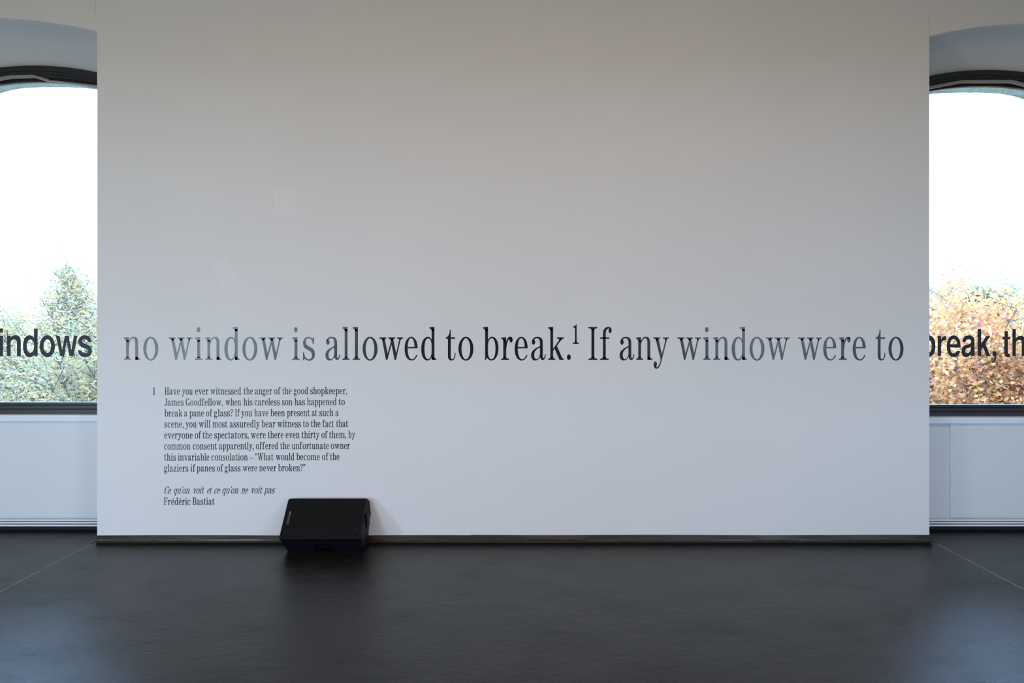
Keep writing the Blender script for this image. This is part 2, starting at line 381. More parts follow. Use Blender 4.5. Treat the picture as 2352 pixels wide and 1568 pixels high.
BOWL_R = mv('M238 410 C255 365 280 338 315 338 C385 338 430 420 430 545 C430 680 375 768 305 768 C265 768 243 742 225 720 L238 640 C252 710 275 742 303 742 C350 742 376 670 376 555 C376 440 352 366 310 366 C275 366 245 415 238 500Z', -152)
G = {
 'n': [stem(42, 90, 400, 720), flag(42, 90, 350), foot(42, 90), ARCH, foot(206, 258, 0, 40)],
 'o': [ell(135, 554, 135, 216) + ell(134, 556, 78.5, 189)],
 'w': ['M43 370 L95 370 L148 640 L206 425 L218 480 L144 757 L118 757Z', 'M196 370 L248 370 L301 640 L361 370 L386 370 L298 757 L273 757Z', cap(52, 88, 52, 38), cap(205, 242, 44, 43), cap(364, 382, 46, 44)],
 'i': [stem(41, 93, 400, 720), flag(41, 93, 350), foot(41, 93, 41, 41), ball(64, 211)],
 'd': [stem(188, 238, 200, 757), flag(188, 238, 163, 40), foot(191, 238, 0, 37),
       mv('M1270 405 C1252 360 1230 340 1200 340 C1125 340 1077 430 1077 560 C1077 690 1125 768 1190 768 C1225 768 1255 735 1275 680 L1268 600 C1262 700 1230 740 1200 740 C1155 740 1137 670 1137 555 C1137 440 1158 370 1203 370 C1238 370 1264 415 1268 500Z', -1077)],
 'b': [flag(38, 90, 163), stem(38, 90, 200, 640), 'M38 630 L90 630 L88 700 L70 716 L51 755 L31 755 C40 720 38 700 38 640Z', BOWL_R],
 'e': [mv('M1013 548 C1012 420 965 340 898 340 C825 340 778 430 778 555 C778 690 830 768 905 768 C950 768 985 730 1010 672 L990 664 C965 715 945 742 915 742 C860 742 834 665 834 548Z M836 522 L957 522 C955 420 930 366 895 366 C860 366 838 420 836 522Z', -778)],
 'a': [mv('M1075 392 C1088 376 1103 366 1125 366 C1160 366 1178 400 1178 450 L1178 690 C1183 735 1200 760 1227 760 C1262 758 1280 710 1283 655 L1267 655 C1262 690 1254 722 1242 722 C1232 722 1228 710 1228 690 L1228 440 C1228 370 1190 340 1130 340 C1070 340 1035 380 1031 432Z', -1018),
       ball(44, 436), mv('M1182 504 C1100 545 1018 580 1018 670 C1018 728 1045 768 1092 768 C1135 768 1165 735 1186 690 L1180 630 C1176 690 1150 740 1115 740 C1090 740 1074 715 1074 670 C1074 600 1110 562 1182 530Z', -1018)],
 's': [mv('M1340 350 L1325 350 L1312 375 C1290 352 1265 342 1240 342 C1185 342 1145 390 1145 450 C1145 510 1170 545 1215 568 C1270 596 1305 615 1305 672 C1305 715 1285 742 1250 742 C1205 742 1172 700 1160 615 L1143 615 L1143 765 L1160 765 L1172 732 C1195 756 1225 770 1258 770 C1318 770 1358 725 1358 655 C1358 590 1330 552 1280 528 C1225 500 1192 480 1192 430 C1192 392 1212 366 1245 366 C1285 366 1312 405 1322 472 L1340 472Z', -1143)],
 'l': [stem(42, 94, 200, 720), flag(42, 94, 163), foot(42, 94, 42, 39)],
 't': [mv('M1592 213 L1610 213 L1610 350 L1688 350 L1688 378 L1610 378 L1610 690 C1610 725 1618 742 1638 742 C1662 742 1676 700 1680 628 L1695 628 C1695 715 1672 768 1628 768 C1585 768 1558 740 1558 690 L1558 378 L1520 378 L1520 355 C1565 335 1588 300 1592 213Z', -1520)],
 'k': [stem(42, 91, 200, 720), flag(42, 91, 163, 40), foot(42, 91, 42, 41), 'M86 565 L203 395 L198 372 L256 372 L154 510 L86 600Z', cap(207, 240, 46, 43), 'M121 556 L160 506 L246 700 C252 718 264 726 282 733 L282 757 L205 757Z'],
 'r': [stem(40, 91, 400, 720), flag(40, 91, 350), foot(40, 91, 40, 52), 'M84 470 C96 390 122 338 162 338 C190 338 208 358 210 395 L166 372 C140 372 104 420 94 560 L84 560Z', ball(180, 396, 30, 46)],
 '.': [ball(35, 707, 35, 51)],
 'I': [stem(54, 107, 200, 720), cap(54, 107, 54, 54, 163), foot(54, 107, 54, 54)],
 'f': [mv('M430 730 L430 290 C430 200 470 160 530 160 C570 160 588 190 588 228 L545 190 C500 190 480 230 480 300 L480 730Z', -378), foot(52, 102, 52, 55), stem(0, 165, 350, 377), ball(180, 231, 29, 43)],
 'y': [mv('M1375 370 L1430 370 L1492 655 L1560 370 L1588 370 L1495 735 C1470 840 1450 914 1393 914 C1358 914 1342 880 1342 832 L1382 868 C1385 885 1400 890 1412 882 C1440 862 1458 800 1470 757Z', -1338),
       ball(35, 831, 31, 47), cap(48, 84, 48, 40), cap(214, 232, 42, 42)],
 'sup': [mv('M1838 118 L1826 118 C1818 140 1800 148 1775 152 L1775 168 L1808 182 L1808 440 L1838 440Z', -1768), mv('M1768 467 L1877 467 L1877 452 C1855 448 1838 440 1838 415 L1808 415 C1808 440 1790 448 1768 452Z', -1768)],
 '1': ['M98 163 L80 163 C70 195 42 210 5 217 L5 240 L46 258 L46 730 L98 730Z', foot(46, 98, 42, 42)],
 'h': [stem(42, 90, 200, 720), flag(42, 90, 163), foot(42, 90), ARCH, foot(206, 258, 20, 38)],
 'm': [stem(42, 90, 400, 720), flag(42, 90, 350), foot(42, 90, 38, 34), ARCH, foot(206, 258, 28, 30), mv(ARCH, 168), foot(374, 426, 28, 38)],
 'u': [flag(42, 90, 350), stem(42, 90, 400, 610), 'M42 600 L90 600 L90 650 C90 715 102 738 128 738 C165 738 204 690 206 600 L214 600 L214 690 C185 745 150 768 112 768 C65 768 42 730 42 650Z', flag(206, 256, 350), stem(206, 256, 400, 757), foot(206, 256, 0, 38)],
 'v': ['M37 370 L92 370 L153 655 L222 370 L250 370 L160 757 L132 757Z', cap(48, 84, 48, 40), cap(214, 232, 42, 42)],
 'p': [flag(42, 92, 350), stem(42, 92, 400, 900), foot(42, 92, 42, 40, 932), BOWL_R],
 'q': [stem(190, 240, 345, 900), foot(190, 240, 40, 38, 932), mv('M1270 405 C1252 360 1230 340 1200 340 C1125 340 1077 430 1077 560 C1077 690 1125 768 1190 768 C1225 768 1255 735 1275 680 L1268 600 C1262 700 1230 740 1200 740 C1155 740 1137 670 1137 555 C1137 440 1158 370 1203 370 C1238 370 1264 415 1268 500Z', -1077)],
 'g': [ell(112, 468, 100, 128) + ell(112, 468, 48, 102), 'M180 395 C195 360 220 345 255 345 L255 395 C235 380 215 385 200 425Z', 'M70 570 C20 610 25 672 70 690 C110 705 160 700 200 720 L215 760 L120 752 L50 770 C20 740 0 700 20 640 C30 610 50 590 70 570Z', ell(122, 830, 122, 98) + ell(122, 836, 82, 62)],
 'c': ['M222 430 C218 370 180 340 130 340 C55 340 5 430 5 555 C5 690 55 768 130 768 C178 768 210 730 235 672 L216 664 C190 715 172 742 142 742 C88 742 60 665 60 550 C60 430 85 366 130 366 C160 366 175 385 180 420Z', ball(196, 432, 30, 44)],
 'z': ['M10 350 L235 350 L235 372 L75 732 L190 732 C215 732 225 690 228 640 L245 640 L240 757 L5 757 L5 738 L165 375 L80 375 C50 375 35 400 30 450 L13 450Z'],
 ',': [ball(36, 708, 33, 48), 'M69 705 C76 780 52 835 12 860 L4 848 C35 825 46 790 40 750Z'],
 "'": [ball(36, 215, 33, 46), 'M69 212 C76 285 52 325 12 350 L4 338 C35 315 46 290 40 255Z'],
 '"': [ball(36, 215, 33, 46), 'M69 212 C76 285 52 325 12 350 L4 338 C35 315 46 290 40 255Z', ball(136, 215, 33, 46), 'M169 212 C176 285 152 325 112 350 L104 338 C135 315 146 290 140 255Z'],
 '``': [ball(36, 295, 33, 46), 'M3 298 C-4 225 20 185 60 160 L68 172 C37 195 26 220 32 255Z', ball(136, 295, 33, 46), 'M103 298 C96 225 120 185 160 160 L168 172 C137 195 126 220 132 255Z'],
 '-': [stem(0, 175, 575, 605)],
 '?': ['M20 290 C20 215 60 160 115 160 C175 160 205 205 205 270 C205 340 170 380 145 430 C125 470 118 520 118 580 L98 580 C98 500 95 440 120 390 C145 340 152 310 152 265 C152 210 140 186 112 186 C75 186 50 230 50 290Z', ball(50, 290, 28, 40), ball(108, 707, 33, 48)],
 'H': [stem(40, 96, 200, 720), cap(40, 96, 40, 36, 163), foot(40, 96, 40, 36), stem(236, 292, 200, 720), cap(236, 292, 36, 40, 163), foot(236, 292, 36, 40), stem(90, 240, 445, 470)],
 'J': [stem(128, 184, 200, 640), cap(128, 184, 40, 40, 163), 'M184 630 C184 720 150 768 90 768 C40 768 5 735 5 690 L50 700 C60 730 75 742 90 742 C118 742 128 705 128 630Z', ball(36, 690, 32, 44)],
 'G': ['M262 330 C245 225 215 186 175 186 C100 186 66 290 66 460 C66 640 100 742 172 742 C205 742 228 720 236 690 L236 560 L292 560 L292 757 L275 757 L262 715 C240 750 205 770 165 770 C60 770 5 650 5 460 C5 275 65 158 170 158 C205 158 232 172 250 200 L262 163 L280 163 L280 330Z', foot(236, 292, 36, 34, 575, 20, -1)],
 'C': ['M262 330 C245 225 215 186 175 186 C100 186 66 290 66 460 C66 640 100 742 175 742 C220 742 250 690 268 600 L288 605 C272 715 230 770 165 770 C60 770 5 650 5 460 C5 275 65 158 170 158 C205 158 232 172 250 200 L262 163 L280 163 L280 330Z'],
 'F': [stem(40, 98, 163, 720), stem(0, 280, 163, 188), cap(40, 98, 40, 0, 163), foot(40, 98, 40, 46), 'M280 163 L288 320 L270 320 C262 230 240 188 190 188 L190 163Z', stem(90, 195, 445, 470), 'M195 375 L212 375 L212 545 L195 545 C190 490 175 470 150 470 L150 445 C175 445 190 425 195 375Z'],
 'B': [stem(40, 98, 163, 757), cap(40, 98, 40, 0, 163), foot(40, 98, 40, 0), 'M90 163 L175 163 C245 163 280 215 280 300 C280 375 250 430 195 445 C262 460 300 520 300 600 C300 700 260 757 185 757 L90 757Z M98 188 L98 436 L160 436 C205 436 222 390 222 308 C222 225 205 188 160 188Z M98 462 L98 732 L170 732 C220 732 240 690 240 600 C240 510 215 462 170 462Z'],
 'W': ['M38 180 L98 180 L165 590 L228 230 L240 300 L150 757 L122 757Z', 'M218 180 L278 180 L342 590 L408 180 L434 180 L332 757 L304 757Z', cap(48, 88, 48, 40, 163), cap(228, 268, 42, 42, 163), cap(410, 430, 44, 44, 163)],
}
G['é'] = G['e'] + ['M110 300 L165 200 L212 222 L130 310Z']
# grotesque outlines for the glazing, baseline 745
H = {
 'i': ['M0 92 L88 92 L88 187 L0 187Z', 'M0 262 L88 262 L88 745 L0 745Z'],
 'n': [mv('M165 262 L248 262 L248 320 C270 275 310 250 370 250 C445 250 490 300 490 400 L490 745 L400 745 L400 420 C400 375 375 350 330 350 C280 350 250 385 250 440 L250 745 L165 745Z', -165)],
 'd': [mv('M800 92 L885 92 L885 745 L803 745 L803 705 C780 745 745 768 700 768 C600 768 540 670 540 510 C540 350 600 250 690 250 C740 250 775 275 800 320Z', -540) + ell(175, 508, 86, 158)],
 'o': [ell(181, 509, 181, 259) + ell(181, 508, 89, 160)],
 'w': [mv('M1310 262 L1400 262 L1462 600 L1525 262 L1612 262 L1675 600 L1735 262 L1822 262 L1722 745 L1632 745 L1568 400 L1502 745 L1415 745Z', -1310)],
 's': [mv('M2148 410 L2062 410 C2060 370 2035 345 1995 345 C1955 345 1930 362 1930 392 C1930 425 1960 440 2040 468 C2120 497 2160 540 2160 612 C2160 710 2095 768 1998 768 C1895 768 1835 705 1832 608 L1918 608 C1922 650 1955 672 2000 672 C2045 672 2072 655 2072 622 C2072 590 2040 575 1970 550 C1880 520 1842 480 1842 400 C1842 305 1905 250 1995 250 C2090 250 2145 310 2148 410Z', -1832)],
 'b': [mv('M-75 100 L12 100 L12 318 C40 275 75 255 115 255 C215 255 272 350 272 505 C272 665 210 762 110 762 C65 762 30 740 10 700 L10 743 L-75 743Z', 75) + ell(173, 508, 88, 158)],
 'r': [mv('M322 268 L405 268 L405 355 C425 295 465 262 520 262 L520 372 C450 370 405 400 405 480 L405 740 L322 740Z', -322)],
 'e': [mv('M858 540 L622 540 C622 630 650 675 697 675 C735 675 760 655 772 620 L855 620 C835 715 780 765 697 765 C595 765 537 670 537 510 C537 350 600 255 700 255 C805 255 860 350 860 510Z M622 465 L775 465 C772 385 745 342 698 342 C650 342 625 390 622 465Z', -537)],
 'a': [mv('M905 410 C905 310 960 255 1050 255 C1140 255 1190 300 1190 385 L1190 680 C1190 710 1195 730 1205 743 L1112 743 C1106 735 1104 720 1102 705 C1075 745 1035 765 985 765 C920 765 885 705 885 625 C885 535 930 495 1000 475 C1070 458 1108 445 1108 400 C1108 365 1085 348 1045 348 C1005 348 985 370 980 410Z M1105 520 C1080 535 1050 543 1020 555 C985 570 970 590 970 625 C970 655 985 670 1015 670 C1070 670 1105 620 1105 560Z', -885)],
 'k': [mv('M1262 100 L1345 100 L1345 450 L1460 270 L1560 270 L1442 450 L1562 745 L1475 745 L1385 535 L1342 600 L1342 745 L1262 745Z', -1262)],
 ',': [mv('M1612 628 L1700 628 L1700 745 C1700 830 1670 880 1612 900 L1605 870 C1640 850 1655 810 1655 745 L1612 745Z', -1605)],
 't': [mv('M1895 152 L1975 152 L1975 285 L2025 285 L2025 350 L1975 350 L1975 640 C1975 680 1990 688 2022 682 L2022 762 C1930 780 1890 755 1890 670 L1890 350 L1848 350 L1848 285 L1895 285Z', -1848)],
 'h': [mv('M2080 102 L2160 102 L2160 330 C2185 290 2225 265 2275 265 C2345 265 2380 310 2380 400 L2380 745 L2298 745 L2298 430 C2298 385 2280 362 2245 362 C2190 362 2160 400 2160 470 L2160 745 L2080 745Z', -2080)],
}
import re
def contours(p, n):
    out = []; cur = None
    for c, a in re.findall(r'([MLCZ])([^MLCZ]*)', p):
        v = [float(t) for t in a.split()]
        if c == 'M': cur = [(v[0], v[1])]
        elif c == 'L': cur.append((v[0], v[1]))
        elif c == 'C':
            x0, y0 = cur[-1]
            for k in range(1, n + 1):
                t = k / n; u = 1 - t
                cur.append(tuple(u ** 3 * (x0, y0)[i] + 3 * u * u * t * v[i] + 3 * u * t * t * v[2 + i] + t ** 3 * v[4 + i] for i in (0, 1)))
        else:
            q = [cur[0]]
            for pnt in cur[1:]:
                if abs(pnt[0] - q[-1][0]) + abs(pnt[1] - q[-1][1]) > .5: q.append(pnt)
            if abs(q[0][0] - q[-1][0]) + abs(q[0][1] - q[-1][1]) < .5: q.pop()
            out.append(q)
    return out
def sgn_area(q): return sum(q[i - 1][0] * q[i][1] - q[i][0] * q[i - 1][1] for i in range(len(q))) / 2
def fatten(q, d, hole):
    if not d: return q
    s_ = (1 if sgn_area(q) > 0 else -1) * (-1 if hole else 1); out = []; n = len(q)
    for i in range(n):
        a, b, c = Vector(q[i - 1]), Vector(q[i]), Vector(q[(i + 1) % n])
        n1 = Vector((b.y - a.y, a.x - b.x)).normalized(); n2 = Vector((c.y - b.y, b.x - c.x)).normalized()
        m_ = n1 + n2
        if m_.length < .3: m_ = n1
        m_.normalize(); k = min(2.0, 1 / max(.3, m_.dot(n1)))
        out.append((b.x + m_.x * d * s_ * k, b.y + m_.y * d * s_ * k))
    return out
_cache = {}
def glyph(font, ch, n, fat=0):
    key = (id(font), ch, n, fat)
    if key not in _cache:
        sh = []
        for p in font[ch]:
            cs = contours(p, n); cs = [fatten(q, fat, k > 0) for k, q in enumerate(cs)]
            tris = tessellate_polygon([[Vector((x, y, 0)) for x, y in q] for q in cs])
            sh.append((cs, tris))
        xs = [x for cs, _ in sh for x, y in cs[0]]
        _cache[key] = (sh, min(xs), max(xs))
    return _cache[key]
def add_glyph(bm, font, ch, T, n, th, fat=0, Y=0.0):
    """T maps glyph units to world (X, Z); the film is th thick in front of the plane Y"""
    for cs, tris in glyph(font, ch, n, fat)[0]:
        P_ = [T(x, y) for q in cs for x, y in q]
        f = [bm.verts.new((p[0], Y - th, p[1])) for p in P_]; b = [bm.verts.new((p[0], Y, p[1])) for p in P_]
        for t3 in tris:
            try: bm.faces.new([f[i] for i in t3])
            except ValueError: pass
        i0 = 0
        for q in cs:
            m_ = len(q)
            for i in range(m_): bm.faces.new((f[i0 + i], f[i0 + (i + 1) % m_], b[i0 + (i + 1) % m_], b[i0 + i]))
            i0 += m_
def letter(name, font, ch, xl, base, k, Y, m, parent, n=8, bl=757, th=.0006, fat=0):
    """k: glyph units per photo pixel; xl/base: left edge and baseline in photo pixels"""
    g = glyph(font, ch, n, fat); sc = (DIST + Y) / F_PX / k
    X, _, Z = px(xl, base, Y)
    bm = bmesh.new(); add_glyph(bm, font, ch, lambda x, y: ((x - g[1]) * sc, (bl - y) * sc), n, th, fat)
    me = bpy.data.meshes.new(name); bm.to_mesh(me); bm.free()
    o = link(name, me, m); pl = parent.location
    o.parent = parent; o.location = (X - pl[0], Y - pl[1], Z - pl[2]); return o

def sentence(words, base, font, k, Y, m, group, bl=757, n=8, th=.0006):
    for (txt, glyphs, label) in words:
        x0 = glyphs[0][1]; t = empty('lettering', px(x0, base, Y)); tag(t, label, 'lettering', group)
        for (c, x) in glyphs:
            letter('punctuation_mark' if c in '.,' else ('footnote_number' if c == 'sup' else 'letter'), font, c, x, base, k, Y, m, t, n, bl, th)
def g78(o, *a): return [(a[i], o + a[i + 1] / 7.84) for i in range(0, len(a), 2)]
YW = -.0002
sentence([
 ('no', g78(280, 'n', 38, 'o', 385), 'large black serif word "no" starting the wall sentence at its far left'),
 ('window', g78(280, 'w', 842, 'i', 1316, 'n', 1502, 'd', 1845) + g78(550, 'o', 52, 'w', 358), 'large serif word "window" between "no" and "is", shining blue'),
 ('is', g78(550, 'i', 950, 's', 1143), 'large serif word "is" between "window" and "allowed", shining blue'),
 ('allowed', g78(550, 'a', 1548, 'l', 1852, 'l', 2038) + g78(830, 'o', 22, 'w', 325, 'e', 778, 'd', 1077), 'large black serif word "allowed" in the wall sentence'),
 ('to', g78(830, 't', 1520, 'o', 1748), 'large black serif word "to" between "allowed" and "break"'),
 ('break', g78(1090, 'b', 152, 'r', 477, 'e', 722, 'a', 1018, 'k', 1323, '.', 1663, 'sup', 1768), 'large black serif word "break" with full stop and raised 1'),
 ('If', g78(1090, 'I', 2050) + g78(1330, 'f', 378), 'large black serif word "If" after the raised 1'),
 ('any', g78(1330, 'a', 730, 'n', 1028, 'y', 1338), 'large black serif word "any" in the wall sentence'),
 ('window', g78(1330, 'w', 1770) + g78(1600, 'i', 118, 'n', 300, 'd', 632, 'o', 952, 'w', 1248), 'large serif word "window" between "any" and "were", shining blue'),
 ('were', g78(1820, 'w', 102, 'e', 555, 'r', 838, 'e', 1085), 'large black serif word "were" in the wall sentence'),
 ('to', g78(1820, 't', 1498, 'o', 1730), 'large black serif word "to" ending the wall sentence at its far right'),
], 826.4, G, 7.84, YW, M['vinyl'], 'words of the large wall sentence')
YG = YF + .0745
K2 = 10.226
sentence([('windows', [('w', -61.5), ('i', -16 / K2), ('n', 165 / K2), ('d', 540 / K2), ('o', 931 / K2), ('w', 1310 / K2), ('s', 1832 / K2)],
           'bold black sans-serif word "windows" on the glass of the left window')],
         745 + 745 / K2, H, K2, YG, M['vinyl_glass'], 'words stuck on the window glass', bl=745, th=.0004)
r2 = lambda *a: [(a[i], 2122 + a[i + 1] / K2) for i in range(0, len(a), 2)]
sentence([('break', r2('b', -75, 'r', 322, 'e', 537, 'a', 885, 'k', 1262, ',', 1605), 'bold black sans-serif word "break," on the right window, partly behind the wall'),
          ('th', r2('t', 1848, 'h', 2080), 'bold black letters "th" on the right window at the picture edge')],
         745 + 745 / K2, H, K2, YG, M['vinyl_glass'], 'words stuck on the window glass', bl=745, th=.0004)

# footnote paragraph: text block > lines > words, each word set between its measured ends
A, B = 340.0, 580.0; Z9 = 9.408
LINES = [
 (905.9, 'witnessed', [('Have', A, 360, A, 690), ('you', A, 735, A, 965), ('ever', A, 1015, A, 1305), ('witnessed', A, 1345, A, 2010), ('the', A, 2065, A, 2270), ('anger', B, 52, B, 425), ('of', B, 468, B, 605), ('the', B, 645, B, 845), ('good', B, 888, B, 1200), ('shopkeeper,', B, 1245, B, 2040)]),
 (931.2, '', [('James', A, 352, A, 770), ('Goodfellow,', A, 815, A, 1615), ('when', A, 1670, A, 2010), ('his', A, 2065, A, 2258), ('careless', B, 42, B, 590), ('son', B, 635, B, 860), ('has', B, 908, B, 1135), ('happened', B, 1180, B, 1815), ('to', B, 1860, B, 1995)]),
 (956.3, '', [('break', A, 358, A, 740), ('a', A, 780, A, 850), ('pane', A, 895, A, 1212), ('of', A, 1255, A, 1390), ('glass?', A, 1425, A, 1832), ('If', A, 1880, A, 1985), ('you', A, 2015, A, 2250), ('have', B, 40, B, 345), ('been', B, 390, B, 698), ('present', B, 745, B, 1235), ('at', B, 1280, B, 1395), ('such', B, 1445, B, 1748), ('a', B, 1792, B, 1862)]),
 (981.5, '', [('scene,', A, 352, A, 772), ('you', A, 810, A, 1050), ('will', A, 1095, A, 1350), ('most', A, 1395, A, 1712), ('assuredly', A, 1762, B, 155), ('bear', B, 198, B, 495), ('witness', B, 535, B, 1048), ('to', B, 1090, B, 1218), ('the', B, 1262, B, 1468), ('fact', B, 1512, B, 1755), ('that', B, 1808, B, 2062)]),
 (1006.7, '', [('everyone', A, 352, A, 965), ('of', A, 1008, A, 1150), ('the', A, 1180, A, 1388), ('spectators,', A, 1430, A, 2175), ('were', B, -36, B, 285), ('there', B, 330, B, 670), ('even', B, 715, B, 1018), ('thirty', B, 1062, B, 1445), ('of', B, 1487, B, 1622), ('them,', B, 1655, B, 2022), ('by', B, 2070, B, 2218)]),
 (1031.9, '', [('common', A, 350, A, 918), ('consent', A, 968, A, 1487), ('apparently,', A, 1535, A, 2285), ('offered', B, 72, B, 550), ('the', B, 598, B, 805), ('unfortunate', B, 848, B, 1650), ('owner', B, 1692, B, 2105)]),
 (1057.3, '', [('this', A, 348, A, 605), ('invariable', A, 648, A, 1325), ('consolation', A, 1370, A, 2155), ('-', A, 2200, A, 2268), ('`What', B, 58, B, 450), ('would', B, 500, B, 902), ('become', B, 950, B, 1455), ('of', B, 1500, B, 1640), ('the', B, 1675, B, 1878)]),
 (1082.6, '', [('glaziers', A, 345, A, 872), ('if', A, 918, A, 1025), ('panes', A, 1052, A, 1445), ('of', A, 1488, A, 1625), ('glass', A, 1655, A, 2000), ('were', A, 2045, B, 100), ('never', B, 145, B, 515), ('broken?"', B, 555, B, 1140)]),
]
I0 = 360.0; Z8 = 8.11
ITAL = [('Ce', 133, 275), ('qu\'on', 308, 620), ('voit', 665, 885), ('et', 930, 1025), ('ce', 1062, 1185), ('qu\'on', 1215, 1525), ('ne', 1572, 1708), ('voit', 1745, 1968), ('pas', 2000, 2205)]
AUTH = [('Frédéric', 133, 628), ('Bastiat', 668, 1075)]
KS = 36.0                                          # glyph units per photo pixel
def small_word(txt, xa, xb, base, m, parent, slant=0, fat=7):
    chars = ['``' if c == '`' else c for c in txt]; x = 0; pos = []
    gap = 30 if not slant else 22
    for c in chars:
        g = glyph(G, c, 3, fat); pos.append((c, x - g[1])); x += g[2] - g[1] + gap
    wtot = x - gap; extra = (405 * slant if slant else 0)
    sx_ = (xb - xa) * KS / (wtot + extra * .8)
    y = base - (xa - 377) * .0033
    X, _, Z = px(xa, y, YW); sc = (DIST + YW) / F_PX / KS
    bm = bmesh.new()
    for c, dx in pos:
        add_glyph(bm, G, c, lambda u, v: (((u + dx) * sx_ + (757 - v) * slant) * sc, (757 - v) * sc), 3, .0003, fat)
    me = bpy.data.meshes.new('word'); bm.to_mesh(me); bm.free()
    o = link('word', me, m); pl = parent.matrix_basis.translation; pp = parent.parent.location if parent.parent else Vector((0, 0, 0))
    o.parent = parent; o.location = (X - pl[0] - pp[0], YW - pl[1] - pp[1], Z - pl[2] - pp[2]); return o
blk = empty('text_block', px(377, 1083, YW)); tag(blk, 'small dark serif footnote paragraph of eight lines on the white wall', 'text', 'footnote text on the wall')
for base, _, ws in LINES:
    q = px(377, base, YW); ln = empty('text_line', (q[0] - blk.location[0], 0, q[2] - blk.location[2]), blk)
    for (t_, oa, a, ob, b) in ws: small_word(t_, oa + a / Z9, ob + b / Z9, base, M['vinyl_small'], ln)
nb = empty('footnote_number', px(351, 906, YW)); tag(nb, 'small figure 1 left of the footnote paragraph', 'text', 'footnote text on the wall')
small_word('1', A + 105 / Z9, A + 155 / Z9, 906, M['vinyl_small'], nb)
it = empty('text_line', px(376, 1133.4, YW)); tag(it, 'small italic line of French below the footnote paragraph', 'text', 'footnote text on the wall')
for (t_, a, b) in ITAL: small_word(t_, I0 + a / Z8, I0 + b / Z8, 1133.4, M['vinyl_small'], it, .24, 5)
au = empty('text_line', px(376, 1159, YW)); tag(au, 'small upright line of text below the italic line, left of the speaker', 'text', 'footnote text on the wall')
for (t_, a, b) in AUTH: small_word(t_, I0 + a / Z8, I0 + b / Z8, 1159, M['vinyl_small'], au)

# ------------------------------------------------------------------ loudspeaker lying on its side, wedge fashion
sp = empty('loudspeaker', (-1.32, -.2, 0))
tag(sp, 'black wedge loudspeaker lying on its side on the floor against the white wall', 'speaker')
def sc_(name, bm, m, **k):
    o = obj(name, bm, m, **k); o.parent = sp; o.matrix_parent_inverse = Matrix.Translation((1.32, .2, 0)); return o
# profile in (y, z), front lip first; left/right x at every profile point (the body tapers to the back)
Apt, Bpt, Cpt = Vector((-.280, .1025)), Vector((-.050, .322)), Vector((-.226, .0015))
prof = [(Apt, -1.600, -1.043), (Bpt, -1.600, -1.043), (Vector((-.032, .3225)), -1.597, -1.040), (Vector((-.0125, .298)), -1.585, -1.030), (Vector((-.0125, .205)), -1.575, -1.022),
        (Vector((-.030, .175)), -1.570, -1.030), (Vector((-.052, .06)), -1.565, -1.032), (Vector((-.075, .0015)), -1.563, -1.032), (Cpt, -1.563, -1.032), (Vector((-.262, .062)), -1.584, -1.038)]
bm = bmesh.new()
secs = []
nrm = (Bpt - Apt).normalized(); inn = Vector((nrm.y, -nrm.x))       # into the cabinet
xsn = [0, .012, .04, .36, .40, .60, .64, .96, .988, 1]
rows = []
cen = Vector((-.13, .16))
for t_ in xsn:
    row = []
    for (p, xl, xr) in prof:
        shr = .965 if t_ in (0, 1) else (.99 if t_ in (.012, .988) else 1)
        q = cen + (p - cen) * shr
        if .38 < t_ < .62 and abs(p.y - .0015) < .001: q = q + Vector((.012 if p is Cpt else 0, .014))   # handle notch in the underside
        row.append((xl + (xr - xl) * t_, q.x, max(q.y, .0015)))
    rows.append(row)
loft(bm, rows, close_row=True, close_ends=True)
sc_('cabinet', bm, M['cab'], bevel=.0018, seg=2)
# front bezel and grille on the sloping face
def on_face(u, v, d): # u along x 0..1, v up the slope 0..1, d outwards
    xl, xr = -1.600, -1.043
    p = Apt + (Bpt - Apt) * v - inn * d
    return (xl + (xr - xl) * u, p.x, p.y)
def plate(name, m, u0, u1, v0, v1, d0, d1, r=.0, bev=.001, nseg=5):
    pts = []
    W_, H_ = .557, (Bpt - Apt).length
    for (cu, cv, a0) in ((u1, v1, 0), (u0, v1, 90), (u0, v0, 180), (u1, v0, 270)):
        su = -1 if cu == u1 else 1; sv = -1 if cv == v1 else 1
        for k in range(nseg + 1):
            a = R(a0 + 90 * k / nseg)
            pts.append((cu + (su * r + r * math.cos(a)) / W_, cv + (sv * r + r * math.sin(a)) / H_))
    bm = bmesh.new(); loft(bm, [[on_face(u, v, d0) for u, v in pts], [on_face(u, v, d1) for u, v in pts]], close_row=True, close_ends=True)
    return sc_(name, bm, m, bevel=bev, seg=2)
plate('bezel', M['cab'], 0.0, 1.0, -.02, 1.0, -.01, .006, r=.014, bev=.002)
plate('grille', M['grille'], .012, .962, .045, .985, .0, .0095, r=.008, bev=.002)
plate('lower_lip', M['cab'], .01, .97, -.012, .032, .0, .0085, r=.003, bev=.001)
bd = plate('badge', M['badge'], .052, .078, .33, .60, .008, .0110, r=.003, bev=.0004)
plate('badge_mark', M['badge2'], .054, .076, .59, .66, .008, .0112, r=.002, bev=.0004)
plate('grille_screw', M['badge'], .052, .060, .13, .145, .008, .0108, r=.002, bev=.0003)
plate('grille_screw', M['badge2'], .925, .933, .19, .205, .008, .0108, r=.002, bev=.0003)
# raised side handle plate on the right end
bm = bmesh.new(); bx(bm, -1.046, -1.026, -.135, -.035, .13, .235); sc_('side_handle', bm, M['cab'], bevel=.008, seg=3)
for xx in (-1.52, -1.10):
    bm = bmesh.new(); bmesh.ops.create_cone(bm, cap_ends=True, segments=16, radius1=.014, radius2=.012, depth=.004, matrix=Matrix.Translation((xx, -.15, .002))); sc_('rubber_foot', bm, M['black'])

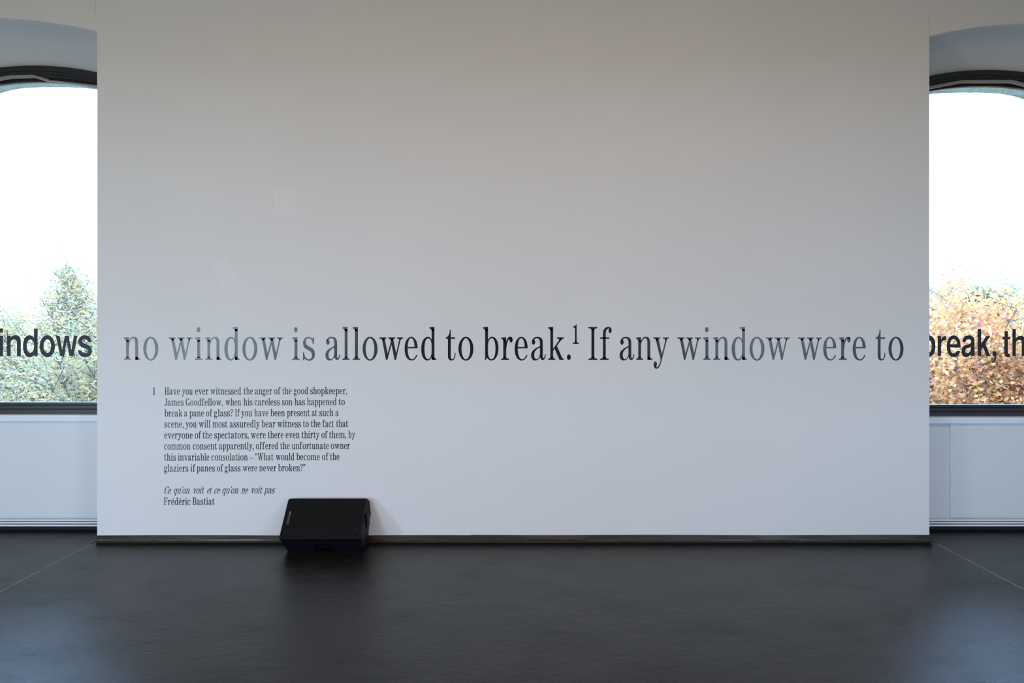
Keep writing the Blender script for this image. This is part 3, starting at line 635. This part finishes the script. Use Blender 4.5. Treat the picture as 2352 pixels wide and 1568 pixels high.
# ------------------------------------------------------------------ outside
GZ = -9.0                                   # the gallery is on an upper floor
gd = box('meadow', M['ground'], -400, 400, -400, 600, GZ - 1, GZ); tag(gd, 'grass ground far below the windows, mostly hidden by trees', 'ground', kind='stuff')
bm = bmesh.new(); rows = []
for j in range(9):
    row = []
    for i in range(121):
        x = -330 + i * 5.5; a = j / 8
        h = (math.sin(math.pi * a)) * (13 + 3.5 * noise.noise(Vector((x * .012, 1.3, 0))) + 1.2 * noise.noise(Vector((x * .06, 5, 0))) + .5 * noise.noise(Vector((x * .3, 8, 0))))
        row.append((x, 330 + a * 160, GZ + h * .83))
    rows.append(row)
loft(bm, rows); hl = obj('wooded_hill', bm, M['hill'], smooth=True); hl['kind'] = 'structure'

def tube(bm, pts, radii, seg=6):
    rows = []
    for i, p in enumerate(pts):
        d = (pts[min(i + 1, len(pts) - 1)] - pts[max(i - 1, 0)]).normalized()
        a = d.orthogonal().normalized(); b = d.cross(a)
        rows.append([p + (a * math.cos(2 * math.pi * k / seg) + b * math.sin(2 * math.pi * k / seg)) * radii[i] for k in range(seg)])
    loft(bm, rows, close_row=True, close_ends=True)
def tree(name, loc, top, spread, nb_, nl, leaf, lm, label, seed, base=.25, shape=1.0, lsz=(.10, .035), up=.55, wood=1.0):
    """loc: foot of the trunk; top: height; spread: crown radius; nb_ limbs; nl leaves"""
    rg = random.Random(seed); rs = np.random.RandomState(seed)
    t = empty(name, loc); tag(t, label, 'tree', 'trees beyond the windows')
    bm = bmesh.new()
    tp = [Vector((rg.uniform(-.12, .12) * top * .05 * k, rg.uniform(-.12, .12) * top * .03 * k, top * .98 * k / 7)) for k in range(8)]
    tube(bm, tp, [max(.012, .028 * top * wood * (1 - k / 7.3) * .6) for k in range(8)], 8); obj('trunk', bm, M['bark'], t)
    tips = []
    bm = bmesh.new()
    for i in range(nb_):
        f = base + (1 - base) * ((i + .5) / nb_) ** .9; z0 = top * f * .96
        k = min(6, int(f * 7)); fr2 = f * 7 - k; p0 = tp[k].lerp(tp[min(7, k + 1)], fr2)
        L_ = spread * (max(.0, 1 - ((f - base) / (1 - base)) ** (1.6 * shape)) * .95 + .05) * rg.uniform(.7, 1.1)
        az = i * 2.39996 + rg.uniform(-.4, .4); el = R(rg.uniform(22, 55)) + R(20) * f
        d = Vector((math.cos(az) * math.cos(el), math.sin(az) * math.cos(el), math.sin(el)))
        pts = [p0]
        for s_ in range(4):
            d = (d + Vector((rg.uniform(-.25, .25), rg.uniform(-.25, .25), up * .25 * rg.uniform(-.4, 1)))).normalized(); pts.append(pts[-1] + d * L_ / 4)
        r0 = .012 * top * wood * (1.15 - f) * .7
        tube(bm, pts, [max(.008, r0 * (1 - s_ / 4.6)) for s_ in range(5)], 5)
        for s_ in range(1, 5):
            for q in range(5):
                dd = (d + Vector((rg.uniform(-1, 1), rg.uniform(-1, 1), rg.uniform(-.5, 1)))).normalized(); l2 = L_ * rg.uniform(.18, .40)
                e = pts[s_] + dd * l2; mid = pts[s_] + dd * l2 * .5 + Vector((0, 0, rg.uniform(-.05, .1) * l2))
                tube(bm, [pts[s_], mid, e], [max(.006, r0 * .35), max(.005, r0 * .2), .004], 3)
                tips += [(mid, L_ ** 1.25), (e, L_ ** 1.25), (pts[s_].lerp(e, .8), L_ ** 1.25)]
    obj('branches', bm, M['bark'], t)
    T_ = np.array([tuple(p[0]) for p in tips]); wt = np.array([p[1] for p in tips]); idx = rs.choice(len(T_), nl, p=wt / wt.sum())
    cen_ = T_[idx] + rs.normal(0, 1, (nl, 3)) * np.array([1, 1, .8]) * (spread * .055)
    a = rs.normal(0, 1, (nl, 3)); a[:, 2] *= .55; a /= np.linalg.norm(a, axis=1)[:, None]
    b = np.cross(a, rs.normal(0, 1, (nl, 3))); b /= np.linalg.norm(b, axis=1)[:, None]
    nn = np.cross(a, b); sz = rs.uniform(.7, 1.3, (nl, 1)); la, lb = lsz
    v = np.stack([cen_ - a * la * sz, cen_ + b * lb * sz + nn * lb * .35, cen_ + a * la * sz, cen_ - b * lb * sz + nn * lb * .35], 1).reshape(-1, 3)
    me = bpy.data.meshes.new('foliage'); me.vertices.add(len(v)); me.vertices.foreach_set('co', v.ravel())
    me.loops.add(nl * 4); me.loops.foreach_set('vertex_index', np.arange(nl * 4)); me.polygons.add(nl)
    me.polygons.foreach_set('loop_start', np.arange(nl) * 4); me.update(calc_edges=True); me.validate()
    fo = link('foliage', me, lm, t); fo['kind'] = 'stuff'
    return t
def tloc(x, ytop, Y):      # photo column and crown-top row at distance Y beyond the wall
    X, _, Z = px(x, ytop, Y); return (X, Y, GZ), Z - GZ
for (nm, x, yt, Y, spread, nb_, nl, lm, label, seed, kw) in (
  ('ash_tree', 150, 600, 17, 4.5, 60, 40000, 'leaf_green', 'pale green tree with pointed crown and open twigs, in the left window', 3, dict(base=.42, shape=.50, lsz=(.062, .018))),
  ('ash_tree', -25, 688, 26, 4.4, 44, 26000, 'leaf_green', 'pale green tree cut by the left picture edge', 8, dict(base=.42, shape=.7, lsz=(.09, .026))),
  ('ash_tree', 262, 640, 11, 3.0, 44, 24000, 'leaf_green', 'green tree half hidden behind the wall beside the pointed tree', 21, dict(base=.42, shape=.8, lsz=(.05, .015))),
  ('maple_tree', 2100, 690, 25, 3.2, 48, 40000, 'leaf_orange', 'tall orange tree beside the wall edge in the right window', 5, dict(base=.42, shape=1.3, lsz=(.075, .05))),
  ('maple_tree', 2240, 702, 36, 5.2, 48, 46000, 'leaf_sage', 'sage green round tree behind the orange leaves in the right window', 12, dict(base=.4, shape=1.2, lsz=(.10, .055))),
  ('maple_tree', 2215, 800, 13, 3.6, 50, 52000, 'leaf_orange', 'low orange and yellow tree close below the right window lettering', 17, dict(base=.45, shape=2.4, lsz=(.052, .036))),
  ('maple_tree', 2405, 815, 18, 3.3, 44, 36000, 'leaf_sage', 'green tree cut by the right picture edge below the lettering', 29, dict(base=.4, shape=1.8, lsz=(.06, .034)))):
    loc, top = tloc(x, yt, Y); loc = (loc[0], loc[1], GZ + .015)
    tree(nm, loc, top, spread, nb_, nl, None, M[lm], label, seed, **kw)
